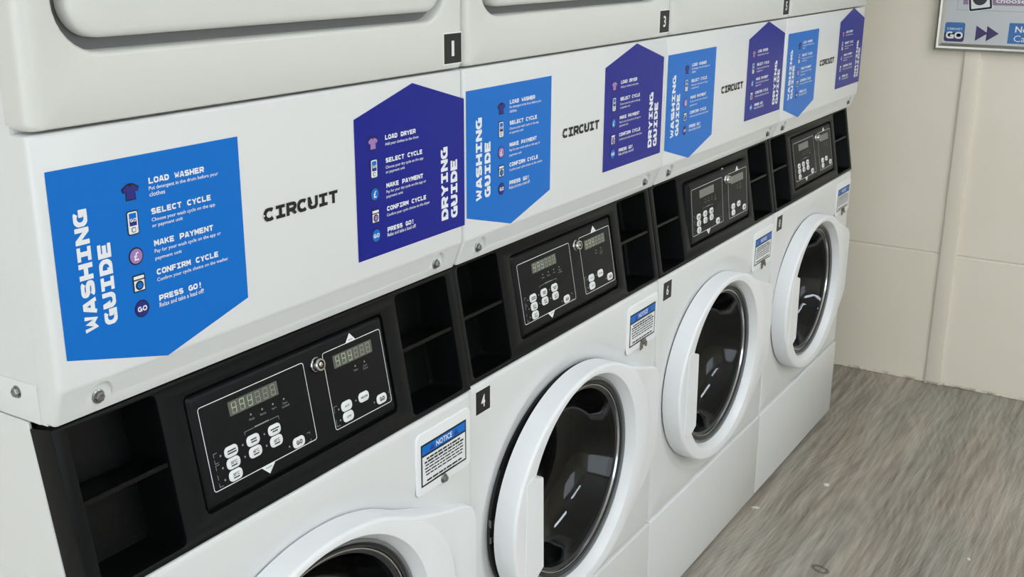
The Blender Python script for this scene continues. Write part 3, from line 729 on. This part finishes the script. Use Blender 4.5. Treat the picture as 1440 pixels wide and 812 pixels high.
def make_door(t):
    r_in = [ell_r(HC, th) for th in TH]
    r_el = [ell_r(OC, th) for th in TH]
    r_out = smooth([max(a, poly_r(WING, th)) for a, th in zip(r_el, TH)], 2)
    wing = smooth([max(0., min(1., (o-a)/.075)) for o, a in zip(r_out, r_el)], 4)
    ye = [YD + .013*w for w in wing]
    def ring(rs, ys): return [(DC[0]+r*math.cos(th), y, DC[1]+r*math.sin(th)) for r, y, th in zip(rs, ys, TH)]
    yb = [YF+.010*(1-w)-.0035*w for w in wing]
    mb = MB(); R = [ring([o-.004 for o in r_out], [y+.002 for y in yb]), ring(r_out, yb), ring(r_out, [y+.0055 for y in ye])]
    fr = .0055
    for i in range(1, 5):
        a = PI/2*i/4; R.append(ring([o-fr*(1-math.cos(a)) for o in r_out], [y+.0055-.0055*math.sin(a) for y in ye]))
    for k, kk in ((.3, .08), (.6, .18), (.84, .30), (.93, .80), (.97, .97), (1.0, 1.0)):       # the wing rises from the hinge corner to the ring
        q = []; yy = []
        for o, a, y, w in zip(r_out, r_el, ye, wing):
            rs = o-fr; re = min(a-.002, o-fr-.003); q.append(rs+(re-rs)*k); yy.append(y+(YD-y)*kk)
        R.append(ring(q, yy))
    R.append(ring([a+.0022 for a in r_in], [YD]*NT)); R.append(ring([a+.0007 for a in r_in], [YD+.0004]*NT)); R.append(ring(r_in, [YD+.0016]*NT))
    R.append(ring([a-.005 for a in r_in], [YD+.010]*NT)); R.append(ring([a-.0105 for a in r_in], [YD+.020]*NT))
    O = (HX, 0, .51)
    mb.loft(R, 0)
    mb.loft([R[-1], ring([a-.0125 for a in r_in], [.004]*NT)], 0)
    d = mb.build('door', M['plastic'], t, O, angle=40); d.location = O
    # stepped rings between door shell and glass
    def er(sub, y): return [(HC[0]+(HC[2]-sub)*math.cos(th), y, HC[1]+(HC[3]-sub)*math.sin(th)) for th in TH]
    mb = MB(); b0 = YD+.0195
    mb.loft([er(.0100, b0), er(.0112, b0-.0015), er(.0150, b0-.0010), er(.0156, b0+.003)], 0)
    mb.loft([er(.0156, b0+.003), er(.0192, b0+.004), er(.0198, b0+.002), er(.0228, b0+.002), er(.0234, b0+.006)], 1)
    mb.loft([er(.0234, b0+.006), er(.0244, b0+.004), er(.0266, b0+.004), er(.0276, b0+.008)], 2)
    mb.loft([er(.0276, b0+.008), er(.0330, b0+.010), er(.0340, b0+.020)], 1)
    mb.build('inner_trim', [M['trimgrey'], M['trimdark'], M['chrome']], d, O, angle=25)
    # bowl-shaped glass
    prof = [(.0332, b0+.011), (.0420, b0+.030), (.0500, b0+.052), (.0640, b0+.074), (.0880, b0+.088), (.120, b0+.095), (.150, b0+.098), (.180, b0+.099)]
    mb = MB(); th_ = .004
    outer = [er(s_, y) for s_, y in prof]; inner = [er(s_-.0035 if i < 4 else s_, y+th_) for i, (s_, y) in enumerate(prof)]
    mb.loft(outer, 0, cap1=True); mb.loft(inner, 0, cap1=True); mb.loft([outer[0], inner[0]], 0)
    mb.build('door_glass', M['glass'], d, O, angle=60)
    # grip plate over the left of the opening
    mb = MB(); poly = [(.100, .420), (.128, .404), (.164, .420), (.1585, .592), (.122, .607), (.104, .602)]
    mb.loft([[(x, YD+.022, z) for x, z in poly], [(x, YD+.002, z) for x, z in poly], [(.131+(x-.131)*.96, YD-.0008, .505+(z-.505)*.985) for x, z in poly]], 0, cap0=True, cap1=True)
    mb.build('door_handle', M['plastic'], d, O, angle=30)
    return d

def notice_plate(t):
    y = YF; X = -.016
    mb = MB(); rings = []
    x0, x1, z0, z1 = .5565+X, .6935+X, .6765, .7745
    for k, yy in ((0, y), (0, y-.0012), (.0006, y-.0019), (.002, y-.0022)):
        rings.append([(x, yy, z) for x, z in rrect(x0+k, x1-k, z0+k, z1-k, .011, 6)])
    mb.loft(rings, 0, cap1=True); p = mb.build('notice_plate', M['plastic'], t, angle=40)
    q = y-.0022; nx0, nx1, nz0, nz1 = .5672+X, .6814+X, .6905, .7568
    mb = MB(); pl = lambda k: plane(q-k)
    mb.tess([rrect(nx0, nx1, nz0, nz1, .0004, 1)], pl(.0002), 0)
    e = .0030; zb = nz1-.0185
    mb.tess([rrect(nx0+e, nx1-e, zb+.002, nz1-e, .0003, 1)], pl(.0004), 1)
    mb.tess([rrect(nx0+e, nx1-e, nz0+e, zb-.0012, .0003, 1)], pl(.0004), 2)
    cx = (nx0+nx1)/2
    write(mb, 'NOTICE', plane(q-.0006, cx, (zb+nz1-e)/2+.001), .0400, .0090, 2, .02, True)
    for sx in (cx-.0300, cx+.0300):
        mb.tess([[(-.0058, -.0042), (.0058, -.0042), (0, .0058)]], plane(q-.0006, sx, (zb+nz1-e)/2+.0005), 3)
        mb.tess([rrect(-.0007, .0007, -.0014, .0026, .0002, 1)], plane(q-.0008, sx, (zb+nz1-e)/2+.0005), 1)
        mb.tess([circ(0, -.0027, .0008, 8)], plane(q-.0008, sx, (zb+nz1-e)/2+.0005), 1)
    rnd = random.Random(3)
    for i, (w, bold) in enumerate([(.088, 1), (.098, 1), (.094, 0), (.097, 0), (.095, 0), (.092, 0), (.088, 1), (.052, 1)]):
        z = zb-.0062-.0050*i-(.0045 if i > 5 else 0); x = cx-w/2; h = .0015 if bold else .0011
        while x < cx+w/2-.003:
            ww = min(rnd.uniform(.004, .014), cx+w/2-x); mb.tess([rrect(x, x+ww, z-h, z+h, .0002, 1)], pl(.0006), 0); x += ww+.0016
    mb.build('notice_sticker', [M['ink_black'], M['blue'], M['ink_white'], M['deep']], p, smooth=False)
    mb = MB(); hexhead(mb, (.6228+X, q, .6835)); mb.build('screw', M['steel'], p, angle=30)

def lock_leaf(p):
    """bent metal tabs hanging from the lock under a notice (second to fourth machines)"""
    X = -.016; q = YF-.0022
    mb = MB()
    def leaf(pts, y0, th=.0012):
        mb.loft([[(x, y0+dy, z) for x, z, dy in pts], [(x, y0+dy-th, z) for x, z, dy in pts]], cap0=True, cap1=True)
    cx = .6275+X
    leaf([(cx-.017, .673, -.003), (cx-.008, .676, -.004), (cx+.000, .690, -.002), (cx-.008, .693, 0), (cx-.012, .684, 0)], q)
    leaf([(cx-.002, .679, -.006), (cx+.006, .677, -.006), (cx+.011, .685, -.004), (cx+.005, .691, -.002), (cx-.001, .690, -.002)], q)
    mb.loft([[(x, q, z) for x, z in circ(cx, .688, .007, 20)], [(x, q-.005, z) for x, z in circ(cx, .688, .0066, 20)], [(x, q-.006, z) for x, z in circ(cx, .688, .005, 20)]], cap1=True)
    return mb.build('lock_tabs', M['scuff'], p, angle=30)

# ---------------------------------------------------------------- the row of four stacks
DRYER_LABEL = ['white tumble dryer numbered 1, nearest in the row',
               'white tumble dryer numbered 3, second in the row from the near end',
               'white tumble dryer numbered 5, third in the row, stacked above a washer',
               'white tumble dryer at the far end of the row beside the end wall']
WASHER_LABEL = ['white front-loading washing machine under the dryer numbered 1, its black console nearest',
                'white front-loading washing machine numbered 4, round door slightly ajar',
                'white front-loading washing machine numbered 6, control panel tilted out of its console',
                'white front-loading washing machine at the far end of the row by the end wall']
STICK = [((.0031, .0001), (.0086, -.0056)), ((-.0036, .0028), (-.0083, -.0003)), ((-.0055, 0), (-.0051, .0025)), ((.0060, -.0029), (.0048, .0035))]
NUM_D = ['1', '3', '5', None]; NUM_W = [None, '4', '6', '8']
DY_W = [-.007, 0, 0, 0]
d0 = make_dryer(); w0 = make_washer()
for k in range(4):
    d = d0 if k == 0 else copy_tree(d0)
    d.location = (k*W, 0, ZD); d['label'] = DRYER_LABEL[k]; d['group'] = 'tumble dryers stacked in a row'
    w = w0 if k == 0 else copy_tree(w0)
    w.location = (k*W, DY_W[k], 0); w['label'] = WASHER_LABEL[k]; w['group'] = 'washing machines under the dryers'
    gp = child(d, 'guide_panel')[0]
    for nm, off in (('washing_guide_sticker', STICK[k][0]), ('drying_guide_sticker', STICK[k][1])):
        child(gp, nm)[0].location = (off[0], 0, off[1])
for k, (d, w) in enumerate(zip([o for o in COL.objects if o.name.startswith('tumble_dryer')], [o for o in COL.objects if o.name.startswith('washing_machine')])):
    if NUM_D[k]: number_plate(NUM_D[k], d, (0, 0, ZD), .6363, .6763, 1.2848, 1.3243, -.004)
    if NUM_W[k]: number_plate(NUM_W[k], w, (0, 0, 0), .0200, .0590, .7445, .7825, YF)
    if k:
        p = child(w, 'notice_plate')[0]
        for c in child(p, 'screw'): bpy.data.objects.remove(c)
        lock_leaf(p)
    if k == 1: child(w, 'door')[0].rotation_euler.z = math.radians(1.25)
    if k == 2:
        cp = child(w, 'control_panel')[0]
        mb = MB(); kx = .362
        mb.loft([[con(kx+.0075*math.cos(a), .1605+.0075*math.sin(a), n) for a in [PI*i/12 for i in range(13)]] + [con(kx+.0045*math.cos(a), .1605+.0045*math.sin(a), n) for a in [PI*i/12 for i in range(12, -1, -1)]] for n in (-.009, -.003)], cap0=True, cap1=True)
        mb.build('lock_cam', M['chrome'], cp, angle=40)
        # tilted out of its well, hinged on the lower edge
        base = Vector(con(0, .0345, -.002)); ax = Matrix.Rotation(math.radians(4.5), 4, 'X')
        cp.matrix_local = Matrix.Translation(base) @ ax @ Matrix.Translation(-base)
    if k >= 2:
        for i, dsp in enumerate(child(child(w, 'control_panel')[0], 'display')):
            X = -.013; mb = MB()
            a = (.2350+X, .3150+X, .1240, .1412) if dsp.data.vertices[0].co.x < .35 else (.4166+X, .4938+X, .1230, .1402)
            lcd(mb, *a, False); o = mb.build('display', [M['lcd_grey'], M['seg_dim'], M['seg_dim']], dsp.parent, smooth=False)
            bpy.data.objects.remove(dsp)

# side screw, on the open end of the row
mb = MB(); hexhead(mb, (0, 0, 0), 'x'); o = mb.build('screw', M['steel'], d0); o.location = (.002, .066, 1.0145-ZD)

# ---------------------------------------------------------------- poster frame on the end wall
XE_ = XE; XE = XE-.0115        # hung over the batten
py1, pz0 = -.1115, 1.1245          # lower left outer corner (seen from the room)
pw, ph, fw = .60, .86, .024
t = thing('poster_frame', 'silver snap frame holding a service poster on the end wall', 'poster frame', (XE, py1-pw/2, pz0))
O = (XE, py1-pw/2, pz0)
mb = MB()
def fr(k, x): return [(x, py1-k, pz0+k), (x, py1-pw+k, pz0+k), (x, py1-pw+k, pz0+ph-k), (x, py1-k, pz0+ph-k)]
mb.loft([fr(0, XE), fr(0, XE-.008), fr(.003, XE-.0125), fr(.009, XE-.0150), fr(.015, XE-.0135), fr(.022, XE-.0075), fr(.024, XE-.006), fr(.024, XE-.004)], 0)
mb.build('snap_frame', M['alu'], t, O, angle=20)
xp = XE-.0045
mb = MB(); mb.box(xp, XE, py1-pw+.02, py1-.02, pz0+.02, pz0+ph-.02)
mb.build('backing_board', M['paper2'], t, O, smooth=False)
def ppl(k, oy=0, oz=0, ang=0.):
    c, s = math.cos(ang), math.sin(ang)
    return lambda a, b, d=0.: (xp-.0002-k-d, py1-oy-(a*c-b*s), pz0+oz+a*s+b*c)
mb = MB()
mb.tess([rrect(.022, pw-.022, .022, ph-.022, .001, 1)], ppl(0), 0)
mb.tess([rrect(.0285, .0885, .0295, .0885, .007, 5)], ppl(.0003), 1)         # blue half of the badge
mb.tess([rrect(.0285, .0885, .0295, .0560, .007, 5)], ppl(.0004), 2)
mb.tess([rrect(.0285, .0885, .0480, .0560, .0005, 1)], ppl(.0004), 2)
slab(mb, 'CIRCUIT', ppl(.0006, .0355, .0655), .0066, .0062, 3, .24)
slab(mb, 'GO', ppl(.0006, .0325, .0385), .0262, .0215, 3, .27, .95)
for ox in (0, .032): mb.tess([[(.1215+ox, .0345), (.1215+ox, .0810), (.1570+ox, .0590)]], ppl(.0003), 2)
mb.tess([rrect(.2160, .42, .0310, .0930, .001, 1)], ppl(.0003), 1)
write(mb, 'Need', ppl(.0006, .2345, .0655), .062, .0190, 3, .02); write(mb, 'Call', ppl(.0006, .2330, .0370), .046, .0195, 3)
# upper box with mauve band and tilted machine picture
mb.tess([rrect(.058, .555, .1265, .30, .001, 1), rrect(.0590, .554, .1275, .299, .001, 1)[::-1]], ppl(.0003), 4)
mb.tess([rrect(.0590, .554, .1275, .299, .001, 1)], ppl(.0002), 5)
mb.tess([rrect(.074, .54, .1440, .185, .001, 1)], ppl(.0004), 6)
write(mb, 'choose your', ppl(.0006, .1690, .1515), .150, .0195, 3, .02)
a = math.radians(9)
def ic(k): return ppl(.0008+k, .1200, .1780, a)
mb.tess([rrect(-.035, .035, -.052, .052, .006, 4)], ic(0), 3); mb.tess([rrect(-.033, .033, -.050, .050, .005, 4)], ic(.0002), 7)
mb.tess([rrect(-.027, .027, -.044, .044, .002, 3)], ic(.0004), 3); mb.tess([circ(0, -.014, .0215, 32)], ic(.0006), 8)
mb.build('poster', [M['paper'], M['pblue'], M['pviolet'], M['ink_white'], M['ink_grey'], M['paper'], M['pmauve'], M['ink_black'], M['trimdark']], t, O, smooth=False)

XE = XE_
# ---------------------------------------------------------------- bits on the floor
def bit(name, x, y, rx, ry, h, label, cat, ang=0., lump=0.):
    mb = MB(); rnd = random.Random(int(x*1e4)); n = 20
    jit = [1+rnd.uniform(-lump, lump) for _ in range(n)]
    def rg(f, z): return [(f*rx*j*math.cos(2*PI*i/n)*math.cos(ang)-f*ry*j*math.sin(2*PI*i/n)*math.sin(ang), f*rx*j*math.cos(2*PI*i/n)*math.sin(ang)+f*ry*j*math.sin(2*PI*i/n)*math.cos(ang), z) for i, j in zip(range(n), jit)]
    mb.loft([rg(.92, 0), rg(1, h*.35), rg(.9, h*.8), rg(.6, h)], cap0=True, cap1=True)
    o = mb.build(name, M['lint'], angle=50); o.location = (x, y, 0); return tag(o, label, cat)
bit('white_disc', 2.2412, -.1521, .0085, .0085, .004, 'small round white disc lying in the middle of the grey floor', 'disc')
bit('paper_scrap', 2.0079, -.0307, .010, .0045, .004, 'pale paper scrap on the floor just in front of the washers', 'scrap', 1.9, .3)
bit('lint_crumb', 2.0382, -.5665, .0062, .0050, .004, 'tiny white crumb on the grey floor nearest the right edge', 'crumb', .4, .2)
